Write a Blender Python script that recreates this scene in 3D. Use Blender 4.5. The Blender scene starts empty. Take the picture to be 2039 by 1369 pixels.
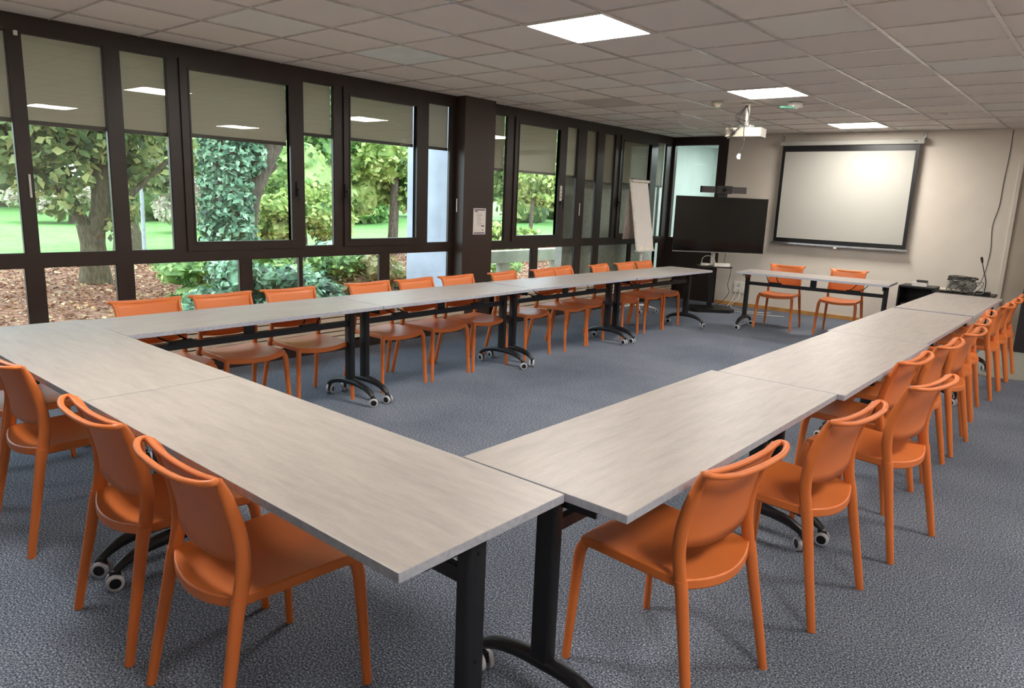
import bpy, math, random
import numpy as np
from mathutils import Vector, Matrix

sc = bpy.context.scene
COL = sc.collection
R = math.radians

# ---------------------------------------------------------------- camera
cam_data = bpy.data.cameras.new('camera')
cam = bpy.data.objects.new('camera', cam_data)
COL.objects.link(cam)
YAW, PITCH, ROLL = -0.7, -0.2002, 0.0399
fw = Vector((math.sin(YAW)*math.cos(PITCH), math.cos(YAW)*math.cos(PITCH), math.sin(PITCH)))
rt = Vector((math.cos(YAW), -math.sin(YAW), 0))
up = rt.cross(fw)
rt, up = rt*math.cos(ROLL)+up*math.sin(ROLL), -rt*math.sin(ROLL)+up*math.cos(ROLL)
M = Matrix((rt, up, -fw)).transposed().to_4x4()
M.translation = (5.91, -1.909, 1.525)
cam.matrix_world = M
cam_data.sensor_fit = 'HORIZONTAL'
cam_data.sensor_width = 36.0
cam_data.lens = 1424.3/2039*36.0
cam_data.clip_start = 0.05
cam_data.clip_end = 300
sc.camera = cam

# ---------------------------------------------------------------- world, exposure
world = bpy.data.worlds.new('overcast_sky')
sc.world = world
world.use_nodes = True
wn = world.node_tree
bg = wn.nodes['Background']
bg.inputs[0].default_value = (0.73, 0.86, 1.0, 1)
bg.inputs[1].default_value = 3.1
sun_data = bpy.data.lights.new('sun', 'SUN')
sun_data.energy = 1.0
sun_data.angle = R(25)
sun_data.color = (1.0, 0.96, 0.88)
sun = bpy.data.objects.new('sun', sun_data)
COL.objects.link(sun)
sun.rotation_euler = (R(38), 0, R(215))
sc.view_settings.view_transform = 'Standard'
sc.view_settings.look = 'None'
sc.view_settings.gamma = 1
sc.view_settings.use_curve_mapping = False
sc.view_settings.exposure = 1.0
LAMP = 27.0          # strength of the ceiling panels
sc.cycles.max_bounces = 8
sc.cycles.diffuse_bounces = 5
sc.cycles.transparent_max_bounces = 12
sc.cycles.sample_clamp_indirect = 6

# ---------------------------------------------------------------- helpers
def lin(c):
    o = []
    for v in c:
        v /= 255.0
        o.append(v/12.92 if v <= .04045 else ((v+.055)/1.055)**2.4)
    return o

class NT:
    def __init__(s, name):
        s.m = bpy.data.materials.new(name); s.m.use_nodes = True
        s.t = s.m.node_tree; s.n = s.t.nodes; s.b = s.n['Principled BSDF']
    def new(s, k): return s.n.new(k)
    def link(s, a, b): s.t.links.new(a, b)
    def coords(s, scale=(1, 1, 1), kind='Object'):
        tc = s.new('ShaderNodeTexCoord'); mp = s.new('ShaderNodeMapping')
        mp.inputs['Scale'].default_value = scale
        s.link(tc.outputs[kind], mp.inputs['Vector']); return mp.outputs[0]
    def noise(s, vec, scale, detail=4, rough=.5):
        n = s.new('ShaderNodeTexNoise'); n.inputs['Scale'].default_value = scale
        n.inputs['Detail'].default_value = detail; n.inputs['Roughness'].default_value = rough
        s.link(vec, n.inputs['Vector']); return n.outputs['Fac']
    def ramp(s, fac, stops):
        r = s.new('ShaderNodeValToRGB'); e = r.color_ramp.elements
        while len(e) < len(stops): e.new(.5)
        for q, (p, c) in zip(e, stops): q.position = p; q.color = (*lin(c), 1)
        s.link(fac, r.inputs[0]); return r.outputs[0]
    def bump(s, fac, strength, dist=.002):
        b = s.new('ShaderNodeBump'); b.inputs['Strength'].default_value = strength
        b.inputs['Distance'].default_value = dist
        s.link(fac, b.inputs['Height']); s.link(b.outputs[0], s.b.inputs['Normal'])

def mat(name, c, rough=.5, metal=0, var=.06, scale=18, bump=0, spec=.5):
    """plain painted / plastic / metal surface with a faint procedural variation"""
    t = NT(name)
    v = t.coords()
    f = t.noise(v, scale, 3)
    lo = [max(0, x*(1-var)) for x in c]; hi = [min(255, x*(1+var)) for x in c]
    t.link(t.ramp(f, [(.3, lo), (.7, hi)]), t.b.inputs['Base Color'])
    t.b.inputs['Roughness'].default_value = rough
    t.b.inputs['Metallic'].default_value = metal
    t.b.inputs['Specular IOR Level'].default_value = spec
    if bump: t.bump(t.noise(v, scale*12, 2), bump, .001)
    return t.m

def emit(name, c, s):
    t = NT(name)
    t.b.inputs['Base Color'].default_value = (*lin(c), 1)
    t.b.inputs['Emission Color'].default_value = (*lin(c), 1)
    t.b.inputs['Emission Strength'].default_value = s
    return t.m

def glass_mat(name, tint=(1, 1, 1), refl=.085):
    t = NT(name); t.n.remove(t.b)
    out = t.n['Material Output']
    tr = t.new('ShaderNodeBsdfTransparent'); tr.inputs[0].default_value = (*tint, 1)
    gl = t.new('ShaderNodeBsdfGlossy'); gl.inputs['Roughness'].default_value = .0
    lw = t.new('ShaderNodeLayerWeight'); lw.inputs['Blend'].default_value = .5
    pw = t.new('ShaderNodeMath'); pw.operation = 'POWER'; pw.inputs[1].default_value = 5
    mx = t.new('ShaderNodeMixShader')
    mu = t.new('ShaderNodeMath'); mu.operation = 'MULTIPLY_ADD'
    mu.inputs[1].default_value = .9; mu.inputs[2].default_value = refl*.55
    t.link(lw.outputs['Facing'], pw.inputs[0]); t.link(pw.outputs[0], mu.inputs[0]); t.link(mu.outputs[0], mx.inputs[0])
    t.link(tr.outputs[0], mx.inputs[1]); t.link(gl.outputs[0], mx.inputs[2])
    t.link(mx.outputs[0], out.inputs[0])
    return t.m

class MB:
    """collects shapes into one mesh"""
    def __init__(s): s.v = []; s.f = []; s.mi = []; s.sm = []
    def add(s, vs, fs, mi=0, smooth=False):
        o = len(s.v); s.v += [tuple(v) for v in vs]
        for f in fs: s.f.append(tuple(i+o for i in f)); s.mi.append(mi); s.sm.append(smooth)
        return s
    def box(s, x0, x1, y0, y1, z0, z1, mi=0):
        v = [(x, y, z) for x in (x0, x1) for y in (y0, y1) for z in (z0, z1)]
        return s.add(v, [(0, 1, 3, 2), (4, 6, 7, 5), (0, 4, 5, 1), (2, 3, 7, 6), (0, 2, 6, 4), (1, 5, 7, 3)], mi)
    def rbox(s, x0, x1, y0, y1, z0, z1, r=.01, mi=0, n=3):
        """box with rounded vertical edges"""
        pts = []
        for cx, cy, a0 in ((x1-r, y1-r, 0), (x0+r, y1-r, 90), (x0+r, y0+r, 180), (x1-r, y0+r, 270)):
            for k in range(n+1):
                a = R(a0+90*k/n); pts.append((cx+r*math.cos(a), cy+r*math.sin(a)))
        return s.prism(pts, z0, z1, mi)
    def prism(s, pts, z0, z1, mi=0, smooth=False):
        n = len(pts)
        v = [(x, y, z0) for x, y in pts]+[(x, y, z1) for x, y in pts]
        f = [(i, (i+1) % n, n+(i+1) % n, n+i) for i in range(n)]
        s.add(v, f, mi, smooth); s.add(v, [tuple(range(n-1, -1, -1)), tuple(range(n, 2*n))], mi)
        return s
    def cyl(s, p0, p1, r0, r1=None, n=12, mi=0, cap=True):
        r1 = r0 if r1 is None else r1
        return s.sweep([p0, p1], [(r0, r0), (r1, r1)], n, mi, cap, sub=1)
    def lathe(s, prof, c=(0, 0, 0), n=20, mi=0):
        k = len(prof); v = []
        for i in range(n):
            a = 2*math.pi*i/n
            v += [(c[0]+r*math.cos(a), c[1]+r*math.sin(a), c[2]+z) for r, z in prof]
        f = [(i*k+j, ((i+1) % n)*k+j, ((i+1) % n)*k+j+1, i*k+j+1) for i in range(n) for j in range(k-1)]
        return s.add(v, f, mi, True)
    def sweep(s, path, rad, n=10, mi=0, cap=True, sub=4, closed=False, ref=(1, 0, 0)):
        P = [Vector(p) for p in path]; m = len(P)
        if sub > 1:
            Q = []; RR = []
            segs = m if closed else m-1
            for i in range(segs):
                p = [P[(i+k-1) % m] if closed else P[min(max(i+k-1, 0), m-1)] for k in range(4)]
                for j in range(sub):
                    t = j/sub
                    Q.append(.5*((2*p[1])+(-p[0]+p[2])*t+(2*p[0]-5*p[1]+4*p[2]-p[3])*t*t+(-p[0]+3*p[1]-3*p[2]+p[3])*t**3))
                    a, b = rad[i % len(rad)], rad[(i+1) % len(rad)]
                    RR.append((a[0]*(1-t)+b[0]*t, a[1]*(1-t)+b[1]*t))
            if not closed: Q.append(P[-1]); RR.append(rad[-1])
            P, rad = Q, RR
        m = len(P); v = []
        last = Vector(ref)
        for i, p in enumerate(P):
            if closed: t = P[(i+1) % m]-P[i-1]
            else: t = P[min(i+1, m-1)]-P[max(i-1, 0)]
            t.normalize()
            a = last-t*last.dot(t)
            if a.length < 1e-3: a = t.orthogonal()
            a.normalize(); b = t.cross(a)
            if not closed or True: last = a
            for k in range(n):
                q = 2*math.pi*k/n
                v.append(p+a*math.cos(q)*rad[i][0]+b*math.sin(q)*rad[i][1])
        f = []
        for i in range(m if closed else m-1):
            for k in range(n):
                f.append((i*n+k, i*n+(k+1) % n, ((i+1) % m)*n+(k+1) % n, ((i+1) % m)*n+k))
        s.add(v, f, mi, True)
        if cap and not closed:
            s.add(v[:n], [tuple(range(n-1, -1, -1))], mi); s.add(v[-n:], [tuple(range(n))], mi)
        return s
    def slab(s, grid, off, mi=0):
        """closed slab: grid[i][j] points, off = thickness vector or per-point function"""
        a = len(grid); b = len(grid[0])
        top = [Vector(p) for r_ in grid for p in r_]
        bot = [p+(off(p) if callable(off) else Vector(off)) for p in top]
        N = a*b; f = []
        for i in range(a-1):
            for j in range(b-1):
                q = (i*b+j, (i+1)*b+j, (i+1)*b+j+1, i*b+j+1)
                f.append(q); f.append(tuple(N+k for k in reversed(q)))
        ring = [i*b for i in range(a)]+[(a-1)*b+j for j in range(1, b)]+[i*b+b-1 for i in range(a-2, -1, -1)]+[j for j in range(b-2, 0, -1)]
        for k in range(len(ring)):
            x, y = ring[k], ring[(k+1) % len(ring)]
            f.append((y, x, N+x, N+y))
        return s.add(top+bot, f, mi, True)
    def mesh(s, name, mats):
        me = bpy.data.meshes.new(name)
        me.from_pydata(s.v, [], s.f)
        for m in (mats if isinstance(mats, (list, tuple)) else [mats]): me.materials.append(m)
        me.polygons.foreach_set('material_index', s.mi)
        me.polygons.foreach_set('use_smooth', s.sm)
        me.update(); me.validate()
        return me
    def build(s, name, mats, parent=None, loc=None, bevel=0, sharp=None):
        o = bpy.data.objects.new(name, s.mesh(name, mats)); COL.objects.link(o)
        if parent: o.parent = parent
        if loc: o.location = loc
        if sharp is not None:
            o.data.polygons.foreach_set('use_smooth', [True]*len(o.data.polygons))
            o.data.set_sharp_from_angle(angle=R(sharp))
        if bevel:
            b = o.modifiers.new('bevel', 'BEVEL'); b.width = bevel; b.segments = 2; b.limit_method = 'ANGLE'; b.angle_limit = R(50)
        return o

def tag(o, label, cat, group=None, kind=None):
    o['label'] = label; o['category'] = cat
    if group: o['group'] = group
    if kind: o['kind'] = kind
    return o
def empty(name, loc, rz=0):
    o = bpy.data.objects.new(name, None); COL.objects.link(o)
    o.location = loc; o.rotation_euler = (0, 0, rz); o.empty_display_size = .1
    return o
def struct(name, mb, m, parent=None, **k):
    o = mb.build(name, m, parent, **k); o['kind'] = 'structure'; return o
def copy_tree(o, parent=None):
    c = o.copy(); COL.objects.link(c)
    if parent: c.parent = parent
    for ch in o.children: copy_tree(ch, c)
    return c
ORD = ['first', 'second', 'third', 'fourth', 'fifth', 'sixth', 'seventh', 'eighth', 'ninth', 'tenth', 'eleventh', 'twelfth']

# ---------------------------------------------------------------- materials
H = 2.608; E = 9.006
M_FRAME = mat('brown_aluminium', (44, 33, 28), .38, 0, .08, 6)
M_PILLAR = mat('brown_paint', (58, 44, 38), .42, 0, .05, 3)
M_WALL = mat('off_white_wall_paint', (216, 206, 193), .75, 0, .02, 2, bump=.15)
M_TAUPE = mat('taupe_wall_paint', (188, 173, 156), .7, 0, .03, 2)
M_WHITE = mat('white_plastic', (232, 228, 220), .4)
M_OFFW = mat('cream_plastic', (222, 214, 190), .45)
M_BLACK = mat('black_powder_coat', (22, 23, 27), .4, 0, .1, 40)
M_BLACKP = mat('black_plastic', (17, 15, 16), .4)
M_DARKG = mat('dark_grey_plastic', (58, 52, 50), .45)
M_GREY = mat('grey_metal', (165, 165, 162), .35, .6)
M_TYRE = mat('light_grey_tyre', (186, 188, 194), .5)
M_CHROME = mat('brushed_steel', (190, 188, 185), .25, .9)
M_WOOD = mat('baseboard_wood', (186, 134, 72), .5, 0, .1, 8)
M_DOOR = mat('dark_door_laminate', (26, 19, 23), .5)
M_CABLEW = mat('white_cable', (225, 220, 208), .5)
M_CABLEK = mat('dark_cable', (60, 56, 54), .5)
M_CONC = mat('pale_concrete', (178, 184, 196), .85, 0, .06, 3, bump=.3)
M_TEAL = mat('pale_teal_wall', (196, 204, 200), .8, 0, .02, 2)
M_SCREENW = mat('projection_fabric', (178, 176, 168), .9, 0, .01, 2, spec=.1)
M_PAPER = mat('paper', (238, 233, 226), .8, 0, .01, 5)
M_INK = mat('printed_ink', (120, 108, 128), .8)
M_INKD = mat('dark_ink', (66, 62, 60), .8)
M_SLAT = mat('beige_slats', (206, 190, 168), .55, 0, .04, 6)
M_TV = mat('tv_glass', (9, 8, 8), .08, 0, .02, 2, spec=.28)
M_GREEN = mat('green_pictogram', (120, 205, 175), .4)
M_GLASS = glass_mat('window_glass', (.95, .98, .96), .075)
M_GLASSF = glass_mat('partition_glass', (.86, .92, .90), .07)
M_LAMP = emit('led_panel', (255, 250, 242), LAMP)

def orange():
    t = NT('orange_plastic'); v = t.coords()
    t.link(t.ramp(t.noise(v, 6, 2), [(.3, (210, 112, 52)), (.7, (217, 118, 56))]), t.b.inputs['Base Color'])
    t.b.inputs['Roughness'].default_value = .42
    t.bump(t.noise(v, 900, 1), .12, .0004)
    return t.m
M_ORANGE = orange()

def tabletop():
    t = NT('greige_laminate')
    a = t.noise(t.coords((1.3, 9, 9)), 3.2, 8, .68)
    b = t.noise(t.coords((14, 60, 60)), 3, 6, .7)
    m = t.new('ShaderNodeMath'); m.operation = 'MULTIPLY_ADD'; m.inputs[1].default_value = .35
    t.link(b, m.inputs[0]); t.link(a, m.inputs[2])
    t.link(t.ramp(m.outputs[0], [(.45, (153, 145, 139)), (.60, (164, 155, 149)), (.74, (171, 162, 155)), (.92, (180, 171, 164))]), t.b.inputs['Base Color'])
    t.b.inputs['Roughness'].default_value = .42
    t.bump(b, .08, .0005)
    return t.m
M_TOP = tabletop()
M_EDGE = mat('laminate_edge', (166, 168, 178), .5, 0, .06, 60)

def carpet():
    t = NT('grey_blue_carpet'); v = t.coords()
    a = t.noise(v, 150, 3, .7); b = t.noise(v, 1.1, 3, .5)
    m = t.new('ShaderNodeMath'); m.operation = 'MULTIPLY_ADD'; m.inputs[1].default_value = .12
    t.link(b, m.inputs[0]); t.link(a, m.inputs[2])
    t.link(t.ramp(m.outputs[0], [(.40, (34, 39, 48)), (.53, (79, 86, 100)), (.6, (108, 115, 127)), (.72, (178, 182, 188))]), t.b.inputs['Base Color'])
    t.b.inputs['Roughness'].default_value = .95
    t.b.inputs['Specular IOR Level'].default_value = .1
    t.bump(a, .2, .002)
    return t.m
M_CARPET = carpet()

def ceiling_mat():
    t = NT('mineral_ceiling_tiles')
    tc = t.new('ShaderNodeTexCoord'); mp = t.new('ShaderNodeMapping')
    mp.inputs['Location'].default_value = (.226/.6, 0, 0); mp.inputs['Scale'].default_value = (1/.6, 1/.6, 0)
    t.link(tc.outputs['Object'], mp.inputs['Vector'])
    fl = t.new('ShaderNodeVectorMath'); fl.operation = 'FLOOR'; t.link(mp.outputs[0], fl.inputs[0])
    wn_ = t.new('ShaderNodeTexWhiteNoise'); t.link(fl.outputs[0], wn_.inputs['Vector'])
    t.link(t.ramp(wn_.outputs[0], [(0, (222, 214, 208)), (.85, (232, 225, 217)), (1, (226, 226, 220))]), t.b.inputs['Base Color'])
    t.b.inputs['Roughness'].default_value = .9
    t.bump(t.noise(t.coords(), 260, 3), .25, .002)
    return t.m
M_CEIL = ceiling_mat()
M_TILED = mat('stained_ceiling_tile', (190, 182, 176), .9, 0, .03, 4)
M_TILEB = mat('bluish_ceiling_tile', (224, 230, 226), .9, 0, .03, 4)
M_BAR = mat('ceiling_bar', (202, 196, 190), .25)

def blind_mat():
    t = NT('screen_blind_fabric')
    out = t.n['Material Output']
    t.link(t.ramp(t.noise(t.coords((1, 60, 60)), 4, 3), [(.3, (178, 166, 150)), (.7, (188, 176, 160))]), t.b.inputs['Base Color'])
    t.b.inputs['Roughness'].default_value = .9
    tr = t.new('ShaderNodeBsdfTransparent'); mx = t.new('ShaderNodeMixShader'); mx.inputs[0].default_value = .13
    tl = t.new('ShaderNodeBsdfTranslucent'); tl.inputs[0].default_value = (*lin((180, 168, 150)), 1)
    m2 = t.new('ShaderNodeMixShader'); m2.inputs[0].default_value = .3
    t.link(t.b.outputs[0], m2.inputs[1]); t.link(tl.outputs[0], m2.inputs[2])
    t.link(m2.outputs[0], mx.inputs[1]); t.link(tr.outputs[0], mx.inputs[2]); t.link(mx.outputs[0], out.inputs[0])
    return t.m
M_BLIND = blind_mat()

# ================================================================ ROOM SHELL
XR = 8.0; YB = -4.2
struct('floor', MB().box(-.02, XR, YB, E+.02, -.1, 0), M_CARPET)
# pale vinyl floor by the far door
struct('floor_vinyl', MB().prism([(4.93, 6.27), (XR, 7.35), (XR, E), (4.80, E), (4.80, 6.5)], .0, .004), mat('pale_vinyl_floor', (150, 150, 140), .5))
# ceiling: tiles plus the metal grid
struct('ceiling', MB().box(-.12, XR+.1, YB-.1, E+.1, H+.006, H+.1), M_CEIL)
g = MB()
x = .6-.226
while x < XR: g.box(x-.012, x+.012, YB, E, H-.002, H+.007); x += .6
y = -4.2
while y < E: g.box(0, XR, y-.006, y+.006, H-.0012, H+.007); y += .6
struct('trim_1', g, M_BAR)
struct('trim_9', MB().box(.374+.6-.01, .974+.6-.61+.61-.01, 4.81, 5.39, H+.001, H+.0065), M_TILED)
struct('trim_10', MB().box(.984, 1.564, 1.81, 2.39, H+.001, H+.0065), M_TILEB)

# end wall with the partition of dark frames at its window side
struct('wall_north', MB().box(.96, 4.80, E, E+.12, 0, H+.006), M_WALL)
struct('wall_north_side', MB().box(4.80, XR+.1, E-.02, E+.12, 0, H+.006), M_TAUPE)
struct('trim_2', MB().rbox(4.745, 4.80, E-.04, E-.002, 0, 2.3, .01), M_WALL)
struct('baseboard_north', MB().box(.98, 4.78, E-.015, E, 0, .055), M_WOOD)
p = MB()
p.box(-.02, .96, E, E+.08, 0, 1.0)
p.box(-.02, .045, E, E+.08, 1.0, 2.475); p.box(.80, .96, E-.01, E+.08, 1.0, 2.475); p.box(-.02, .96, E-.01, E+.08, 2.475, H+.006)
o = struct('window_20', p, M_FRAME)
struct('pane', MB().box(.045, .80, E+.03, E+.036, 1.0, 2.475), M_GLASSF, o)
# the little room behind the partition glass
c = MB()
c.box(-.3, 2.2, E+2.2, E+2.3, 0, H); c.box(-.4, -.3, E+.1, E+2.3, 0, H); c.box(2.1, 2.2, E+.12, E+2.2, 0, H)
c.box(-.3, 2.2, E+.12, E+2.3, H, H+.1); c.box(-.3, 2.2, E+.12, E+2.3, -.1, 0)
struct('wall_corridor', c, M_TEAL)
t = empty('ceiling_light', (1.0, E+1.1, H-.012))  # unseen panel added so the room behind the glass isn't dark
tag(t, 'added unseen light panel brightening the small room behind the teal partition glass', 'ceiling light')
MB().box(-.3, .3, -.3, .3, 0, .012).build('frame', M_WHITE, t)
MB().box(-.27, .27, -.27, .27, -.003, -.0005).build('diffuser', emit('added_fill_panel', (250, 252, 255), 36.0), t)

struct('wall_east', MB().box(XR, XR+.1, YB-.1, E+.1, 0, H+.006), M_WALL)
struct('wall_south', MB().box(-.1, XR, YB-.1, YB, 0, H+.006), M_WALL)
# window wall: sill wall, header, solid parts
w = MB()
w.box(-.12, 0, YB, 8.98, -.1, .42)
w.box(-.12, 0, YB, -2.3, .42, H+.006)
struct('wall_west', w, M_FRAME)
# the dark door standing by the far end
o = struct('door_1', MB().box(5.085, 6.05, 8.16, 8.21, 0.004, 2.15), M_DOOR)
struct('door_handle', MB().box(5.93, 5.99, 8.135, 8.16, .98, 1.12).cyl((5.96, 8.12, 1.05), (5.83, 8.12, 1.05), .009), M_GREY, o)
# pillar between the window runs
struct('wall_pillar', MB().box(-.12, .14, 3.99, 4.49, 0, H+.004), M_PILLAR)

# ---------------------------------------------------------------- windows
wid = [0]
def window_opening(y0, y1, z0, z1, sash=0, handle=None):
    """one glazed opening; sash > 0: an opening light whose frame stands proud"""
    wid[0] += 1
    m = MB()
    s = .014
    if sash:
        a0, a1, b0, b1 = y0-.075, y1+.075, z0-.075, z1+.072
        for q in ((a0, y0, b0, b1), (y1, a1, b0, b1), (y0, y1, b0, z0), (y0, y1, z1, b1)):
            m.box(-.04, .016, *q)
        for q in ((y0-.012, y0, z0, z1), (y1, y1+.012, z0, z1), (y0-.012, y1+.012, z0-.012, z0), (y0-.012, y1+.012, z1, z1+.012)):
            m.box(.016, .022, *q)
    else:
        for q in ((y0, y0+s*.5, z0, z1), (y1-s*.5, y1, z0, z1), (y0, y1, z0, z0+s*.5), (y0, y1, z1-s*.5, z1)):
            m.box(-.034, -.004, *q)
    o = struct('window_%d' % wid[0], m, M_FRAME)
    struct('pane', MB().box(-.018, -.014, y0, y1, z0, z1), M_GLASS, o)
    if handle:
        h = MB().rbox(.016, .030, handle-.014, handle+.014, 1.47, 1.60, .005)
        h.cyl((.028, handle, 1.53), (.055, handle, 1.53), .010)
        h.sweep([(.055, handle, 1.535), (.058, handle, 1.49), (.052, handle, 1.42)], [(.011, .009), (.011, .008), (.009, .006)], 8)
        struct('window_handle', h, M_BLACKP, o)
    return o

ZT0, ZT1 = 1.005, 2.497
def run(ya, yb, tops, lows, name):
    """frame of one window run: everything that is not an opening. tops / lows: (y0, y1) openings"""
    f = MB()
    f.box(-.04, 0, ya, yb, ZT1, H+.004)
    f.box(-.04, 0, ya, yb, .91, ZT0)
    def posts(ops, z0, z1):
        prev = ya
        for a, b in ops:
            if a-prev > .001: f.box(-.04, 0, prev, a, z0, z1)
            prev = b
        if yb-prev > .001: f.box(-.04, 0, prev, yb, z0, z1)
    posts([(a, b) for a, b, *_ in tops], ZT0, ZT1)
    posts(lows, .42, .91)
    struct(name, f, M_FRAME)

tops1 = [(-2.25, -1.36), (-1.25, -.266), (-.183, .337), (.445, .79), (.961, 1.865, 1), (2.016, 2.35), (2.531, 3.393, 1), (3.572, 3.907)]
lows1 = [(-2.25, -1.36), (-1.25, -.278), (-.168, .33), (.45, 1.349), (1.46, 1.951), (1.979, 2.915), (3.038, 3.913)]
tops2 = [(4.52, 4.868), (5.078, 5.92, 1), (6.094, 6.353), (6.55, 6.828), (7.0, 7.30), (7.49, 8.30, 1), (8.53, 8.82)]
lows2 = [(4.52, 5.434), (5.562, 6.397), (6.545, 6.864), (6.996, 7.843), (7.919, 8.82)]
run(-2.3, 3.99, [(a-.0, b+.0) for a, b, *_ in tops1], lows1, 'trim_3')
run(4.49, 8.98, [(a, b) for a, b, *_ in tops2], lows2, 'trim_4')
hand = {(.961, 1.865): 1.93, (2.531, 3.393): 2.47, (5.078, 5.92): 5.99, (7.49, 8.30): 7.42}
for a, b, *s in tops1+tops2:
    if s:
        window_opening(a, b, 1.07, 2.434, 1, hand[(a, b)])
    else: window_opening(a, b, ZT0, ZT1)
for a, b in lows1+lows2: window_opening(a, b, .42, .91)
# white blind cord clips at the posts
struct('trim_5', MB().rbox(.0, .012, -.212, -.198, 1.40, 1.56, .004).rbox(0, .02, -.225, -.20, 2.47, 2.50, .005), M_WHITE)
struct('trim_6', MB().rbox(.04, .052, 3.975, 3.988, 1.35, 1.50, .004), M_WHITE)
struct('trim_7', MB().rbox(.0, .012, 6.44, 6.452, 1.33, 1.50, .004), M_WHITE)

blinds = [(-1.25, -.266, 1.905, 'taupe roller blind in the narrow window pane at the very edge of the photo'),
 (-.183, .337, 1.90, 'taupe roller blind half down over the wide pane in front of the forked tree'),
 (.445, .79, 1.90, 'taupe roller blind in the narrow pane reflecting a bright ceiling light strip'),
 (.961, 1.865, 1.915, 'taupe roller blind of the sash window facing the ivy-covered tree trunk'),
 (2.016, 2.35, 2.02, 'taupe roller blind of the narrow pane just beyond the ivy tree window'),
 (2.531, 3.393, 2.02, 'taupe roller blind of the handled sash window next to the outdoor concrete column'),
 (3.572, 3.907, 2.02, 'taupe roller blind of the narrow pane filled by the concrete column'),
 (4.52, 4.868, 1.85, 'taupe roller blind of the narrow pane right beside the brown pillar'),
 (5.078, 5.92, 1.85, 'taupe roller blind of the sash window beyond the brown pillar'),
 (6.094, 6.353, 1.84, 'taupe roller blind of the narrow pane beside the small white remote'),
 (6.55, 6.828, 1.80, 'grey roller blind of the first closed-off pane beyond the white remote'),
 (7.0, 7.30, 1.78, 'grey roller blind of the second closed-off pane beyond the white remote'),
 (7.49, 8.30, 1.80, 'grey roller blind of the sash window behind the flip chart'),
 (8.53, 8.82, 1.80, 'grey roller blind of the last narrow pane in the room corner')]
for a, b, z, lab in blinds:
    t = empty('roller_blind', (-.052, (a+b)/2, z)); hw = (b-a)/2
    tag(t, lab, 'blind', 'roller blinds of the window wall')
    MB().box(-.001, .001, -hw, hw, .028, ZT1-z-.002).build('blind_fabric', M_BLIND, t)
    MB().rbox(-.009, .009, -hw, hw, 0, .03, .004).build('bottom_bar', M_FRAME, t)
    if z < 1: pass

# slatted radiator cover below the windows
for k, (a, b, lab) in enumerate([(-2.0, 3.95, 'long low beige slatted radiator cover under the near windows'), (4.52, 8.9, 'beige slatted radiator cover under the far windows beyond the pillar')]):
    t = empty('radiator_cover', (0, (a+b)/2, 0)); hw = (b-a)/2
    tag(t, lab, 'radiator cover', 'radiator covers')
    MB().box(.002, .20, -hw, hw, 0, .10).build('plinth', M_FRAME, t)
    s = MB()
    for i in range(6): s.box(.21, .235, -hw, hw, .115+i*.046, .150+i*.046)
    n = int((b-a)/.9)
    for i in range(n+1): s.box(.19, .21, -hw+i*(2*hw-.03)/n, -hw+.03+i*(2*hw-.03)/n, .1, .385)
    s.build('slats', M_SLAT, t)
    MB().box(.002, .245, -hw, hw, .385, .41).build('cover_top', M_SLAT, t)

# ================================================================ CHAIR
def make_chair():
    t = empty('chair', (0, 0, 0))
    # seat: bowed front and rear edges, dished top
    G = []
    NU, NV = 18, 14
    for i in range(NU+1):
        u = -1+2*i/NU; row = []
        for j in range(NV+1):
            v = j/NV
            yf = .215+.035*(1-u*u); yr = -.162-.052*(1-u*u)
            y = yr+(yf-yr)*v
            hw = .202+.014*v
            z = .454-.022*(1-u*u)*(1-.25*(2*v-1)**4)-.006*max(0, (v-.85)/.15)**2-.004*(1-v)
            row.append((u*hw, y, z))
        G.append(row)
    MB().slab(G, lambda p: Vector((0, 0, -.034))).build('seat', M_ORANGE, t, bevel=.005, sharp=50)
    # backrest: panel + uprights
    b = MB(); G = []
    for i in range(15):
        u = -1+2*i/14; row = []
        for j in range(9):
            v = j/8
            zb = .524+.022*u*u; zt = .795+.004*u*u
            z = zb+(zt-zb)*v
            s = (z-.56)/.24
            y = -.140-.055*max(min(s, 1.1), 0)**1.4-.026*(1-abs(u)**3)
            row.append((u*(.199+.011*max(0, min(1, (s-.7)/.3))), y, z))
        G.append(row)
    b.slab(G, (0, -.008, 0))
    for s in (-1, 1):
        b.sweep([(s*.204, -.168, .405), (s*.202, -.155, .46), (s*.200, -.144, .53), (s*.199, -.146, .60), (s*.197, -.160, .67), (s*.196, -.182, .74), (s*.201, -.200, .782), (s*.210, -.210, .795)],
                [(.015, .022), (.014, .022), (.014, .022), (.014, .021), (.013, .020), (.012, .017), (.010, .013), (.009, .010)], 10, sub=3)
    b.build('backrest', M_ORANGE, t)
    # looped top rail
    P = []
    for k in range(28):
        a = 2*math.pi*k/28; c, s_ = math.cos(a), math.sin(a)
        x = .222*math.copysign(abs(c)**.45, c)
        y = -.226+.024*math.copysign(abs(s_)**.7, s_)-(.022 if s_ > 0 else .024)*(1-min(1, abs(x/.222))**3)
        P.append((x, y, .788+.012*(x/.222)**2))
    MB().sweep(P, [(.0095, .0105)], 8, closed=True, sub=2, ref=(0, 0, 1)).build('top_rail', M_ORANGE, t)
    for s in (-1, 1):
        MB().sweep([(s*.178, .188, .430), (s*.200, .205, .424), (s*.213, .216, .39), (s*.219, .221, .30), (s*.226, .228, .15), (s*.232, .235, 0)],
                   [(.012, .016), (.017, .019), (.018, .020), (.016, .018), (.014, .016), (.012, .014)], 10, sub=3).build('leg', M_ORANGE, t)
        MB().sweep([(s*.203, -.162, .445), (s*.205, -.170, .40), (s*.213, -.192, .28), (s*.223, -.219, .14), (s*.231, -.245, 0)],
                   [(.017, .020), (.018, .021), (.016, .019), (.014, .017), (.012, .015)], 10, sub=3).build('leg', M_ORANGE, t)
    return t
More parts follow.
